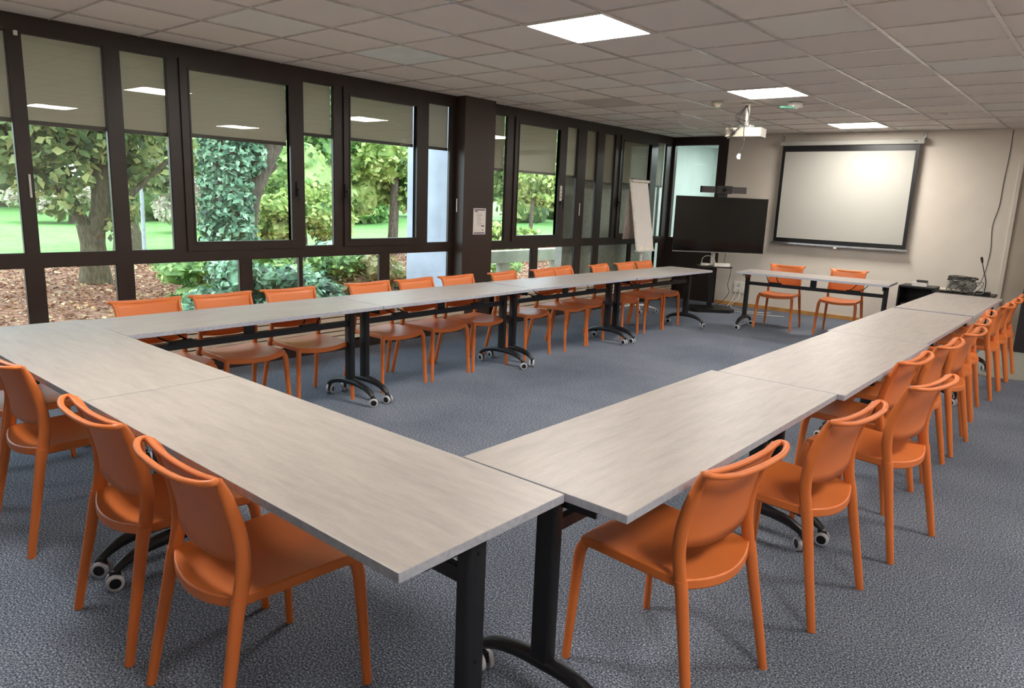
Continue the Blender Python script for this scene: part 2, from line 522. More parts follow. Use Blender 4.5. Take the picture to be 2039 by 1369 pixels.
chair0 = make_chair(); used = [False]
def place_chair(x, y, deg, label, group):
    if used[0]: c = copy_tree(chair0)
    else: c = chair0; used[0] = True
    c.location = (x, y, 0); c.rotation_euler = (0, 0, R(deg))
    tag(c, label, 'chair', group)
    return c

win = [(.03, 0), (.535, 0), (1.065, 0), (1.805, 1), (2.32, 3), (2.83, 1), (3.50, 7), (4.16, 5), (4.56, 9), (5.22, 8), (5.78, 3), (6.22, 4)]
for i, (yc, a) in enumerate(win):
    place_chair(1.43 if i not in (8,) else 1.38, yc, -90+a, 'orange plastic chair on the window side, %s from the near corner' % ORD[i], 'orange chairs along the window side')
rgt = [(4.931, .117, 5.7), (5.027, .912, 5.6), (5.13, 1.72, 9.8), (4.945, 2.24, 3.5), (4.99, 2.895, 2), (5.02, 3.55, 2), (4.98, 4.105, -2), (4.95, 4.667, -3), (4.985, 5.47, 0), (4.99, 5.965, 0), (4.995, 6.44, 0)]
for i, (xc, yc, a) in enumerate(rgt):
    place_chair(xc, yc, 90-a, 'orange plastic chair outside the right table row, %s from the camera' % ORD[i], 'orange chairs along the right row')
nr = [(4.054, -.865, -2, 'orange plastic chair nearest the camera at the near end table, beside its free corner'),
      (3.45, -.862, -1, 'orange plastic chair at the near end, in front of the joint between two tables'),
      (2.455, -.858, 1, 'orange plastic chair behind the left near table, third from its free corner'),
      (1.80, -.80, 0, 'orange plastic chair cut off by the photo edge, only its pink-lit seat showing')]
for x, y, a, lab in nr: place_chair(x, y, a, lab, 'orange chairs at the near end')
place_chair(2.555, 7.48, 184.4, 'orange plastic chair behind the front table, on the side of the television', 'orange chairs behind the front table')
place_chair(3.285, 7.605, 183.5, 'orange plastic chair behind the front table, on the side of the black cabinet', 'orange chairs behind the front table')

# ================================================================ TABLES
TL, TW, TH = 1.74, .59, .74
def make_caster():
    m = MB()
    # twin wheels, axle along local y, swivel stem at origin top
    for s in (-1, 1):
        y0, y1 = s*.009, s*.024
        prof = []
        n = 18
        ring = lambda r, y: [(r*math.cos(2*math.pi*k/n)+.012, y, .032+r*math.sin(2*math.pi*k/n)) for k in range(n)]
        a, b_, c_ = ring(.032, y0), ring(.032, y1), ring(.021, y1)
        d = ring(.020, y1-s*.003)
        v = a+b_+c_+d; f = []
        for k in range(n):
            q = (k+1) % n
            f += [(k, q, n+q, n+k), (n+k, n+q, 2*n+q, 2*n+k)]
        if s < 0: f = [tuple(reversed(x)) for x in f]
        m.add(v, f, 0, True)
        m.add(ring(.021, y0), [tuple(range(n))], 1)
        m.add(c_+d, [(k, (k+1) % n, n+(k+1) % n, n+k) for k in range(n)], 1)
        m.add(ring(.0205, y1-s*.002), [tuple(range(n))], 1)
        m.add(ring(.032, y0), [tuple(range(n))], 0)
    m.box(-.006, .03, -.009, .009, .03, .068, 1)
    m.cyl((0, 0, .05), (0, 0, .085), .011, mi=1)
    return m.mesh('caster', [M_TYRE, M_BLACKP])
CASTER = make_caster()

def make_leg_frame(parent, x, rnd):
    m = MB()
    m.rbox(x-.024, x+.024, -.036, .036, .140, TH-.026, .014)
    # arched foot
    m.sweep([(x, -.262, .076), (x, -.245, .088), (x, -.19, .118), (x, -.10, .140), (x, 0, .147), (x, .10, .140), (x, .19, .118), (x, .245, .088), (x, .262, .076)],
            [(.016, .010), (.020, .016), (.022, .022), (.024, .026), (.028, .030), (.024, .026), (.022, .022), (.020, .016), (.016, .010)], 10, sub=2)
    for zz in (.36, .66):
        m.cyl((x+math.copysign(.024, x), 0, zz), (x+math.copysign(.028, x), 0, zz), .005, n=8)
    # top bracket under the board
    m.box(x-.022, x+.022, -.15, .15, TH-.05, TH-.0255)
    m.box(x-.004-math.copysign(.015, x), x+.004-math.copysign(.015, x), -.15, .05, TH-.085, TH-.045)
    o = m.build('leg_frame', M_BLACK, parent, sharp=40)
    for s in (-1, 1):
        c = bpy.data.objects.new('caster', CASTER); COL.objects.link(c); c.parent = o
        c.location = (x, s*.25, 0); c.rotation_euler = (0, 0, rnd.uniform(-2.6, 2.6))
    return o

def make_table(seed):
    rnd = random.Random(seed)
    t = empty('folding_table', (0, 0, 0))
    b = MB().box(-TL/2, TL/2, -TW/2, TW/2, TH-.025, TH, 0)
    b.mi = [1, 1, 1, 1, 0, 0]
    b.build('tabletop', [M_TOP, M_EDGE], t, bevel=.0015)
    for s in (-1, 1): make_leg_frame(t, s*(TL/2-.065), rnd)
    cb = MB()
    cb.box(-TL/2+.08, TL/2-.08, -.013, .013, .562, .604)
    cb.box(-.035, .035, -.012, .012, .604, TH-.026)
    cb.build('crossbar', M_BLACK, t, bevel=.003)
    for s in (-1, 1):
        lv = MB()
        lv.sweep([(s*.50, .0, .61), (s*.56, .03, .635), (s*.60, .09, .69), (s*.64, .10, TH-.03)], [(.005, .005)]*4, 6, sub=2)
        lv.sweep([(s*.40, .0, .61), (s*.44, .03, .635), (s*.48, .09, .69), (s*.52, .10, TH-.03)], [(.005, .005)]*4, 6, sub=2)
        lv.rbox(min(s*.38, s*.53), max(s*.38, s*.53), -.018, .018, .598, .618, .008)
        lv.build('lock_lever', M_BLACKP, t)
    return t
def place_table(k, x, y, deg, label, group=None):
    t = make_table(k)
    t.location = (x, y, 0); t.rotation_euler = (0, 0, R(deg))
    tag(t, label, 'table', group)
    return t
GR = 'grey folding tables of the meeting square'
place_table(1, 3.98, -.697, 0, 'pale grey folding table closest to the camera, its free corner pointing forward', GR)
place_table(2, 2.235, -.697, 0, 'pale grey folding table making the near left corner below the windows', GR)
def along(k, y0, x0, y1, x1, side, label):
    """table whose inner edge runs from (x0,y0) to (x1,y1); side: +1 the top lies towards +x of that edge"""
    a = Vector((x0, y0)); b = Vector((x1, y1)); d = (b-a).normalized()
    nrm = Vector((d.y, -d.x))*side
    c = (a+b)/2+nrm*TW/2
    place_table(k, c.x, c.y, math.degrees(math.atan2(d.y, d.x)), label, GR)
LW = 'pale grey folding table of the window row, %s from the near corner'
along(3, -.395, 1.99, 1.345, 1.958, -1, LW % 'first')
along(4, 1.350, 1.958, 3.095, 1.925, -1, LW % 'second')
along(5, 3.100, 1.925, 4.845, 1.940, -1, LW % 'third')
along(6, 4.850, 1.955, 6.590, 2.000, -1, LW % 'fourth')
RW = 'pale grey folding table of the right-hand row, %s from the camera'
along(7, -.395, 4.456, 1.345, 4.456, 1, RW % 'first')
along(8, 1.350, 4.487, 3.090, 4.487, 1, RW % 'second')
along(9, 3.095, 4.466, 4.835, 4.466, 1, RW % 'third')
along(10, 4.90, 4.466, 6.640, 4.466, 1, RW % 'fourth and farthest')
place_table(11, 3.070, 7.135, 4.07, 'grey folding table standing alone before the end wall under the projection screen')

# ================================================================ CEILING LIGHTS
LL = [(3.074, 2.1, 'large bright square ceiling light nearest the camera'), (3.074, 5.1, 'bright square ceiling light above the projector'),
      (3.074, 8.1, 'bright square ceiling light farthest away, near the projection screen'),
      (3.074, -.9, 'square ceiling light overhead at the near end, outside the photo'),
      (6.674, -.9, 'square ceiling light of the second row, behind the camera'), (6.674, 2.1, 'square ceiling light of the second row, mirrored in the first window'),
      (6.674, 5.1, 'square ceiling light of the second row, toward the dark door')]
for x, y, lab in LL:
    t = empty('ceiling_light', (x, y, H-.003))
    tag(t, lab, 'ceiling light', 'square led ceiling lights')
    f = MB()
    for q in ((-.298, .298, -.298, -.282), (-.298, .298, .282, .298), (-.298, -.282, -.282, .282), (.282, .298, -.282, .282)): f.box(*q, -.004, .008)
    f.build('frame', M_WHITE, t)
    MB().box(-.282, .282, -.282, .282, -.002, .0).build('diffuser', M_LAMP, t)

# ================================================================ PROJECTOR, DETECTORS
t = empty('projector', (2.62, 5.73, H))
tag(t, 'white projector hanging from a ceiling pole with tangled cables', 'projector')
MB().rbox(-.06, .06, -.06, .06, -.008, .0, .02).cyl((0, 0, -.22), (0, 0, 0), .020, .026).build('ceiling_mount', M_WHITE, t, sharp=40)
body = MB().rbox(-.19, .19, -.13, .13, -.345, -.255, .03)
bo = body.build('projector_body', mat('projector_plastic', (160, 154, 138), .5), t, bevel=.008)
bo.rotation_euler = (0, 0, R(8))
v_ = MB()
for i in range(7): v_.box(-.17+i*.014, -.163+i*.014, -.1315, -.1295, -.325, -.275)
v_.cyl((.09, .12, -.30), (.09, .145, -.30), .03, n=16)
v_.build('vent_grille', M_DARKG, bo)
MB().rbox(-.07, .07, -.05, .05, -.256, -.22, .01).build('mount_plate', M_GREY, t)
w_ = MB(); rnd = random.Random(4)
for k in range(5):
    pts = [(rnd.uniform(-.02, .02), rnd.uniform(-.03, -.02), -.02)]
    for q in range(5): pts.append((rnd.uniform(-.14, .06), rnd.uniform(-.17, -.145) if q > 1 else rnd.uniform(-.08, -.04), -.14-.055*q+rnd.uniform(-.02, .02)))
    w_.sweep(pts, [(.0048, .0048)]*len(pts), 6, sub=4)
w_.build('cable_bundle', M_CABLEK, t)
t2 = empty('hanging_cable', (2.65, 5.60, 2.27))
tag(t2, 'thin cable with a white plug dangling below the projector', 'cable')
MB().sweep([(0, 0.02, .02), (.02, 0, -.06), (-.005, 0, -.14), (-.02, 0, -.19)], [(.003, .003)]*4, 6).build('cord', M_CABLEK, t2)
MB().rbox(-.035, -.008, -.01, .01, -.24, -.185, .004).rbox(-.045, -.02, -.008, .008, -.225, -.20, .003).build('plug', M_WHITE, t2)

t = empty('smoke_detector', (2.377, 5.48, H-.001)); tag(t, 'round cream smoke detector on the ceiling beside the projector', 'smoke detector')
MB().lathe([(0.0, 0), (.062, 0), (.062, -.018), (.055, -.022)], n=24).build('base', M_OFFW, t)
MB().lathe([(.050, -.022), (.038, -.038), (.034, -.052), (0, -.056)], n=24).build('sensor_cap', M_OFFW, t)
t = empty('emergency_light', (3.085, 5.83, H-.001)); t.rotation_euler = (0, 0, R(-35))
tag(t, 'small white emergency light with a pale green face on the ceiling', 'emergency light')
MB().rbox(-.05, .05, -.06, .06, -.05, 0, .01).build('housing', M_WHITE, t)
MB().rbox(-.025, .025, -.17, -.02, -.062, -.045, .005).build('lens', M_GREEN, t)
MB().cyl((0, 0, -.05), (0, 0, -.062), .03, n=16).build('mount_ring', M_WHITE, t)
t = MB().lathe([(0, 0), (.03, 0), (.028, -.014), (0, -.02)]).build('motion_sensor', M_WHITE, loc=(4.175, 7.265, H-.001))
tag(t, 'tiny white round sensor on the ceiling near the projection screen', 'sensor')

# ================================================================ PROJECTION SCREEN
t = empty('projection_screen', (2.745, E-.09, 0))
tag(t, 'white pull-down projection screen with a black border on the end wall', 'projection screen')
MB().box(-.95, .95, -.035, .035, 2.435, 2.50).build('screen_case', M_SCREENW, t, bevel=.012)
b = MB()
b.box(-.90, .90, -.002, .001, 1.055, 2.44)
b.build('screen_border', M_BLACKP, t)
MB().box(-.855, .855, -.0035, -.0022, 1.115, 2.352).build('screen_fabric', M_SCREENW, t)
MB().box(-.925, .925, -.012, .012, 1.025, 1.055).build('bottom_bar', M_CHROME, t, bevel=.004)
MB().box(-.02, .02, -.014, .0, 1.005, 1.03).build('pull_tab', M_WHITE, t)
for s in (-1, 1):
    h = MB(); h.box(s*.93-.012, s*.93+.012, .0, .088, 2.50, 2.515); h.box(s*.93-.012, s*.93+.012, .076, .088, 2.46, 2.58)
    h.sweep([(s*.93+.01, 0, 2.505), (s*.93+.03, -.01, 2.53), (s*.93+.025, -.005, 2.575), (s*.93-.005, 0, 2.575), (s*.93-.01, 0, 2.53)], [(.004, .004)]*5, 6)
    h.build('wall_hook', M_GREY, t)
lg = MB()
for q in ((.825, .845, 2.463, 2.475), (.85, .87, 2.463, 2.475)): lg.box(q[0], q[1], -.0365, -.0355, q[2], q[3])
lg.build('maker_mark', M_DARKG, t)

# wall cable on the right
t = MB().sweep([(4.627, E-.006, 2.594), (4.627, E-.006, 2.284), (4.614, E-.006, 1.95), (4.612, E-.006, 1.673), (4.575, E-.006, 1.422), (4.60, E-.006, 1.108), (4.576, E-.01, .818), (4.54, 8.9, .66), (4.52, 8.75, .70), (4.50, 8.55, .625)], [(.0035, .0035)]*10, 6).build('wall_cable', M_CABLEK)
tag(t, 'thin dark cable running down the white end wall from the ceiling', 'cable')

# ================================================================ TELEVISION
TVROT = R(40.1)
t = empty('television_stand', (1.29, 8.13, 0), TVROT)
tag(t, 'black television floor stand with flat chamfered base and a shelf', 'television stand')
base = [(-.33, -.16), (-.24, -.25), (.24, -.25), (.33, -.16), (.33, .24), (-.33, .24)]
MB().prism(base, 0, .045).build('base_plate', M_BLACKP, t, bevel=.004)
MB().rbox(-.035, .035, .0, .05, .045, 1.30, .008).rbox(-.05, .05, -.01, .06, .045, .07, .008).build('column', M_BLACKP, t)
MB().rbox(-.23, .23, -.22, .10, .655, .672, .02).build('shelf', M_BLACKP, t)
MB().box(-.20, .20, -.05, .0, 1.05, 1.45).build('bracket', M_BLACKP, t)
TC = Vector((1.412, 7.975, 1.268))
t = empty('television', TC, TVROT)
tag(t, 'large flat black television facing the room on its floor stand', 'television')
t.rotation_euler = (0, 0, TVROT)
MB().box(-.658, .658, 0, .045, -.395, .395).build('housing', M_BLACKP, t, bevel=.006)
MB().box(-.648, .648, -.002, .001, -.375, .387).build('screen', M_TV, t)
MB().box(-.658, .658, -.003, .0, -.395, -.386).build('bottom_trim', M_GREY, t)
t = empty('conference_camera', (TC.x, TC.y, TC.z+.397), TVROT)
tag(t, 'dark conference camera bar with a round lens on top of the television', 'conference camera')
MB().rbox(-.325, .325, -.03, .05, .055, .145, .02).build('speaker_bar', M_DARKG, t)
MB().rbox(-.115, .115, -.045, .05, .045, .155, .02).build('camera_module', M_BLACKP, t)
MB().cyl((0, -.045, .10), (0, -.055, .10), .028, n=20).cyl((0, -.055, .10), (0, -.058, .10), .016, n=20).build('lens', M_TV, t)
MB().box(-.06, .06, -.01, .06, -.002, .05).build('foot', M_BLACKP, t)

fh = Vector((math.sin(-.7), math.cos(-.7), 0)); rh = Vector((math.cos(-.7), -math.sin(-.7), 0))
def tvp(a, b, z): return Vector((1.29, 8.13, z))+rh*a+fh*b
p0 = tvp(.10, -.12, .672)
t = empty('power_strip', p0, TVROT+R(5))
tag(t, 'white power strip lying on the television stand shelf', 'power strip')
MB().rbox(-.13, .11, -.03, .03, 0, .045, .012).build('housing', M_WHITE, t, bevel=.005)
for k in range(4): MB().cyl((-.095+k*.055, 0, .045), (-.095+k*.055, 0, .049), .019, n=16).build('socket', M_OFFW, t)
t = MB(); rnd = random.Random(9)
pts = []
for k in range(26):
    a = k*.9; r_ = .09+.02*math.sin(k*1.7)
    pts.append(tvp(-.13+r_*math.cos(a), -.12+.55*r_*math.sin(a), .678+.0012*k))
t.sweep(pts, [(.005, .005)]*26, 6)
t.sweep([tvp(-.20, -.12, .69), tvp(-.19, -.1, .78), tvp(-.12, -.1, .82), tvp(-.03, -.1, .79), tvp(.0, -.12, .71)], [(.005, .005)]*5, 6)
o = t.build('white_cable_coil', M_CABLEW); tag(o, 'coiled white cable heaped on the television stand shelf', 'cable')
o = MB().rbox(-.03, .03, -.012, .012, 0, .2, .005).build('cable_cover', M_WHITE, loc=tvp(-.02, -.02, .674)); o.rotation_euler = (0, 0, TVROT)
tag(o, 'upright white cable duct between television and shelf', 'cable duct')
o = MB().sweep([tvp(.16, -.05, .90), tvp(.16, -.03, .70), tvp(.27, .0, .62), tvp(.26, .05, .40), tvp(.30, .10, .25), tvp(.24, .35, .06), tvp(.14, .42, .012)], [(.004, .004)]*7, 6).build('television_cable', M_CABLEK)
tag(o, 'thin grey cable hanging from the television to the floor', 'cable')

# wall sockets and white floor cable
t = empty('wall_socket', (1.363, E, .297)); tag(t, 'double white wall socket low on the end wall by the front table', 'socket')
MB().box(-.087, .087, -.02, -.001, -.082, .082).build('plate', M_WHITE, t, bevel=.004)
for s in (-1, 1): MB().cyl((0, -.021, s*.04), (0, -.026, s*.04), .026, n=18).build('outlet', M_OFFW, t)
o = MB().sweep([(1.33, 8.97, .23), (1.31, 8.93, .12), (1.27, 8.85, .01), (1.35, 8.6, .008), (1.6, 8.35, .008), (2.0, 8.33, .008), (2.3, 8.45, .008)], [(.0055, .0055)]*7, 6).build('floor_cable', M_CABLEW)
tag(o, 'white cable curving over the carpet below the wall socket', 'cable')
o = MB().sweep([(1.39, 8.97, .23), (1.41, 8.9, .13), (1.36, 8.8, .06), (1.42, 8.65, .01), (1.75, 8.5, .008), (2.05, 8.62, .008)], [(.0045, .0045)]*6, 6).build('floor_cable', M_CABLEW)
tag(o, 'second, thinner white cable looping from the wall socket toward the front table', 'cable')

# ================================================================ FLIP CHART
t = empty('flip_chart', (.58, 7.10, 0))
tag(t, 'white flip chart board leaning on its stand in front of the far windows', 'flip chart')
def fp(y, z, off=0): return (.045-(z-1.35)*.14+off, y+(z-1.35)*(-.08), z)
bd = MB()
ys = (-.21, .26); zs = (.88, 1.85)
v = [fp(ys[0], zs[0]), fp(ys[1], zs[0]), fp(ys[1], zs[1]), fp(ys[0], zs[1])]
v2 = [(a-.022, b_, c_) for a, b_, c_ in v]
bd.add(v+v2, [(0, 1, 2, 3), (7, 6, 5, 4), (0, 4, 5, 1), (1, 5, 6, 2), (2, 6, 7, 3), (3, 7, 4, 0)])
bd.build('board', mat('flip_chart_board', (238, 230, 218), .6), t, bevel=.004)
pd = MB()
v = [fp(ys[0]+.025, .94, .004), fp(ys[1]-.02, .94, .004), fp(ys[1]-.02, 1.80, .004), fp(ys[0]+.025, 1.80, .004)]
v2 = [(a-.008, b_, c_) for a, b_, c_ in v]
pd.add(v+v2, [(0, 1, 2, 3), (7, 6, 5, 4), (0, 4, 5, 1), (1, 5, 6, 2), (2, 6, 7, 3), (3, 7, 4, 0)])
pd.build('paper_pad', M_PAPER, t)
MB().sweep([fp(ys[0], 1.835, .02), fp(ys[1]-.01, 1.835, .02)], [(.02, .02)]*2, 12, sub=1).build('clamp_bar', M_WHITE, t)
MB().box(.10, .15, ys[0], ys[1], .865, .885).build('pen_tray', M_WHITE, t)
MB().cyl((.07, .02, .06), (.07, .02, .9), .018, n=14).build('pole', M_WHITE, t)
ft = MB()
for k in range(5):
    a = R(72*k+20)
    ft.sweep([(.07, .02, .085), (.07+.14*math.cos(a), .02+.14*math.sin(a), .08), (.07+.27*math.cos(a), .02+.27*math.sin(a), .055)], [(.018, .014), (.016, .012), (.012, .008)], 8)
fo = ft.build('star_base', M_WHITE, t)
for k in range(5):
    a = R(72*k+20)
    c = bpy.data.objects.new('caster', CASTER); COL.objects.link(c); c.parent = fo
    c.location = (.07+.26*math.cos(a), .02+.26*math.sin(a), 0); c.rotation_euler = (0, 0, a+1); c.scale = (.8, .8, .8)
# sheets turned over the top, hanging behind the board
o = MB()
PT = [(-.02, 1.865), (-.04, 1.872), (-.055, 1.85), (-.06, 1.70), (-.065, 1.50), (-.07, 1.25), (-.075, 1.03)]
o.slab([[(a+.006*math.sin(i*2.2)*(1.87-z), -.20+.040*i-.09*(1.87-z), z) for a, z in PT] for i in range(10)], (-.003, 0, 0))
o.build('turned_sheets', mat('thin_paper', (190, 176, 168), .8), t)

# notice on the pillar
t = empty('notice', (.1405, 4.264, 1.25)); tag(t, 'white printed notice sheet taped to the brown pillar', 'notice')
MB().box(0, .0015, -.105, .105, -.148, .15).build('sheet', M_PAPER, t)
q = MB(); q.box(.0015, .002, -.09, .09, .125, .14); q.box(.0015, .002, -.085, -.03, .108, .12)
q.box(.0015, .002, -.092, .092, -.14, -.125)
for i in range(9): q.box(.0015, .0018, -.05, .03+.02*math.sin(i*2), .085-i*.016, .088-i*.016)
q.build('print', M_INK, t)
MB().box(.0015, .002, .03, .08, -.058, -.045).box(.0015, .002, .045, .065, -.105, -.095).build('print_mark', M_INKD, t)
t = empty('remote_control', (.018, 5.965, 1.62)); tag(t, 'small white remote control fixed on the far window frame above its handle', 'remote control')
MB().box(-.001, .016, -.022, .022, -.10, .10).build('body', M_WHITE, t, bevel=.004)
q = MB()
for i in range(3): q.box(.016, .018, -.008, .008, -.06+i*.045, -.045+i*.045)
q.build('button', M_DARKG, t)

# ================================================================ EQUIPMENT CORNER
t = empty('low_cabinet', (3.98, 8.38, 0)); tag(t, 'low black cabinet with an open front next to the front table', 'cabinet')
MB().box(-.20, .20, -.18, .18, .62, .645).build('top_panel', M_BLACKP, t, bevel=.004)
q = MB(); q.box(-.20, -.18, -.18, .18, 0, .62); q.box(.18, .20, -.18, .18, 0, .62); q.box(-.18, .18, .16, .18, 0, .62); q.box(-.18, .18, -.18, .16, 0, .06)
q.build('carcass', M_BLACKP, t)
MB().rbox(-.17, .17, -.17, .10, .34, .42, .05).build('inner_device', mat('glossy_grey_plastic', (70, 64, 62), .2), t, bevel=.03)
t = empty('adapter_box', (4.00, 8.33, .645)); tag(t, 'small white box with a black block on the low black cabinet', 'box')
MB().rbox(-.09, .08, -.05, .05, 0, .045, .01).build('housing', M_WHITE, t)
MB().rbox(-.045, .075, -.03, .03, .045, .075, .005).build('black_block', M_DARKG, t)

t = empty('equipment_cart', (4.51, 8.42, 0)); tag(t, 'low dark side table carrying the heap of electronics behind the right row', 'side table')
MB().box(-.29, .28, -.25, .25, .575, .605).build('top_panel', M_DARKG, t, bevel=.003)
for a in (-.26, .25):
    for b_ in (-.22, .22): MB().box(a-.015, a+.015, b_-.015, b_+.015, 0, .575).build('leg', M_BLACKP, t)
ZC = .605
o = MB().box(-.13, .13, -.13, .13, 0, .022).build('flat_recorder', M_BLACKP, loc=(4.36, 8.36, ZC), bevel=.004); tag(o, 'flat black recorder box at the bottom of the electronics heap', 'recorder')
o = MB().box(-.15, .15, -.10, .10, 0, .018).build('tablet', M_OFFW, loc=(4.37, 8.34, ZC+.024), bevel=.004); o.rotation_euler = (0, 0, R(8)); tag(o, 'thin pale tablet slab lying on the flat black recorder', 'tablet')
t = empty('amplifier', (4.44, 8.40, ZC+.043)); tag(t, 'grey metal amplifier box in the middle of the electronics heap', 'amplifier')
MB().box(-.13, .13, -.10, .10, 0, .10).build('housing', mat('grey_green_metal', (140, 142, 130), .4, .3), t, bevel=.005)
MB().box(-.11, .02, -.102, -.099, .02, .08).build('front_panel', M_GREY, t)
o = MB().box(-.13, .13, -.09, .09, 0, .018).build('laptop', M_BLACKP, loc=(4.42, 8.42, ZC+.144), bevel=.004); o.rotation_euler = (0, 0, R(-9)); tag(o, 'closed dark laptop lying on top of the amplifier', 'laptop')
t = empty('microphone', (4.68, 8.30, ZC)); tag(t, 'black gooseneck microphone standing upright in the electronics heap', 'microphone')
MB().rbox(-.075, .075, -.06, .06, 0, .045, .015).build('base', M_BLACKP, t)
MB().sweep([(.01, 0, .04), (.012, 0, .16), (-.03, 0, .30), (-.06, 0, .40)], [(.005, .005)]*4, 8).build('gooseneck', M_BLACKP, t)
MB().sweep([(-.055, 0, .385), (-.068, 0, .43), (-.074, 0, .455)], [(.009, .009), (.015, .015), (.012, .012)], 10, sub=2).build('microphone_head', M_BLACKP, t)
w_ = MB(); w2 = MB(); rnd = random.Random(12)
for k in range(16):
    cx, cy = rnd.uniform(-.08, .14), rnd.uniform(-.20, -.12)
    r_ = rnd.uniform(.06, .15); a0 = rnd.uniform(0, 6)
    pts = [(cx+r_*math.cos(a0+q*.8), cy+.45*r_*math.sin(a0+q*.8)*.4-.02, max(.008, .09+.07*math.sin(a0+q*.8+k))) for q in range(8)]
    (w_ if k % 2 else w2).sweep(pts, [(.0035, .0035)]*8, 5, sub=3)
for k in range(7):
    a0 = rnd.uniform(0, 6)
    pts = [(-.03+.16*math.cos(a0+q*.7), .0+.09*math.sin(a0+q*.7), .172+.012*math.sin(q*1.4+k)+.003*k) for q in range(7)]
    w_.sweep(pts, [(.004, .004)]*7, 5, sub=3)
o = w_.build('cable_tangle', M_CABLEK, loc=(4.47, 8.40, ZC)); tag(o, 'tangle of dark cables heaped over the amplifier', 'cables', kind='stuff')
o = w2.build('cable_tangle', mat('grey_cable', (150, 148, 140), .5), loc=(4.47, 8.40, ZC)); tag(o, 'tangle of pale grey cables in front of the amplifier', 'cables', kind='stuff')

# ================================================================ OUTDOORS
def leaf_mat(name, cols, trans=.25):
    t = NT(name); out = t.n['Material Output']
    v = t.coords()
    a = t.noise(v, 2.2, 3, .6)
    b = t.new('ShaderNodeNewGeometry').outputs['Random Per Island']
    m = t.new('ShaderNodeMath'); m.operation = 'MULTIPLY_ADD'; m.inputs[1].default_value = .42
    m2 = t.new('ShaderNodeMath'); m2.operation = 'MULTIPLY'; m2.inputs[1].default_value = .58
    t.link(b, m.inputs[0]); t.link(a, m2.inputs[0]); t.link(m2.outputs[0], m.inputs[2])
    n = len(cols)
    col = t.ramp(m.outputs[0], [(.27+.42*i/(n-1), c) for i, c in enumerate(cols)])
    t.link(col, t.b.inputs['Base Color']); t.b.inputs['Roughness'].default_value = .5
    tr = t.new('ShaderNodeBsdfTranslucent'); t.link(col, tr.inputs[0])
    mx = t.new('ShaderNodeMixShader'); mx.inputs[0].default_value = trans
    t.link(t.b.outputs[0], mx.inputs[1]); t.link(tr.outputs[0], mx.inputs[2]); t.link(mx.outputs[0], out.inputs[0])
    return t.m
L_GREEN = leaf_mat('green_leaves', [(44, 76, 36), (98, 138, 72), (154, 190, 112), (202, 220, 146)], .4)
L_BLUE = leaf_mat('ivy_leaves', [(34, 62, 46), (78, 118, 88), (128, 172, 134), (182, 214, 178)], .2)
L_YEL = leaf_mat('bright_leaves', [(62, 92, 40), (122, 152, 70), (176, 196, 106), (216, 224, 150)], .4)
L_OLIVE = leaf_mat('chestnut_leaves', [(48, 66, 34), (92, 118, 66), (140, 164, 104), (192, 196, 128)], .4)
L_PINK = leaf_mat('autumn_shrub_leaves', [(140, 124, 110), (184, 166, 150), (206, 196, 178), (150, 160, 120)], .2)
L_BROWN = leaf_mat('reddish_shrub_leaves', [(112, 84, 56), (150, 128, 84), (170, 166, 110), (120, 140, 80)], .2)

def bark_mat(name, c1, c2):
    t = NT(name)
    f = t.noise(t.coords((6, 6, 1.5)), 5, 8, .7)
    t.link(t.ramp(f, [(.35, c1), (.65, c2)]), t.b.inputs['Base Color']); t.b.inputs['Roughness'].default_value = .95
    t.bump(f, .9, .04); return t.m
M_BARK = bark_mat('bark', (66, 56, 46), (128, 112, 96))
M_BARKG = bark_mat('mossy_bark', (68, 62, 44), (116, 108, 82))

def leaves(rng, centers, radii, n, size, flat=1.0, surf=.55):
    """leaf quads folded on the midrib, scattered through ellipsoids"""
    centers = np.array(centers, float); radii = np.array(radii, float)
    vol = np.array([r[0]*r[1]*r[2] for r in radii])**.8; pr = vol/vol.sum()
    idx = rng.choice(len(centers), n, p=pr)
    d = rng.normal(size=(n, 3)); d /= np.linalg.norm(d, axis=1)[:, None]
    r = (surf+(1-surf)*rng.random(n))[:, None]
    pos = centers[idx]+d*r*radii[idx]
    nrm = d*.7+rng.normal(size=(n, 3))*.6+np.array([.2, 0, .5]); nrm /= np.linalg.norm(nrm, axis=1)[:, None]
    a = np.cross(nrm, rng.normal(size=(n, 3))); a /= np.linalg.norm(a, axis=1)[:, None]
    b = np.cross(nrm, a)
    s = size*(.6+.8*rng.random(n))[:, None]
    tip = pos+a*s; tail = pos-a*s*.8
    l = pos+b*s*.55+nrm*s*.18*flat; rr = pos-b*s*.55+nrm*s*.18*flat
    V = np.stack([tail, l, tip, rr], 1).reshape(-1, 3)
    return V
def leaf_obj(name, V, m, parent=None):
    n = len(V)//4
    me = bpy.data.meshes.new(name)
    me.vertices.add(4*n); me.vertices.foreach_set('co', V.astype(np.float32).ravel())
    tri = np.arange(4*n).reshape(n, 4)
    F = np.concatenate([tri[:, [0, 1, 2]], tri[:, [0, 2, 3]]], 1).reshape(-1)
    me.loops.add(6*n); me.loops.foreach_set('vertex_index', F.astype(np.int32))
    me.polygons.add(2*n); me.polygons.foreach_set('loop_start', np.arange(0, 6*n, 3, dtype=np.int32))
    me.update(calc_edges=True)
    me.materials.append(m)
    o = bpy.data.objects.new(name, me); COL.objects.link(o)
    if parent: o.parent = parent
    return o

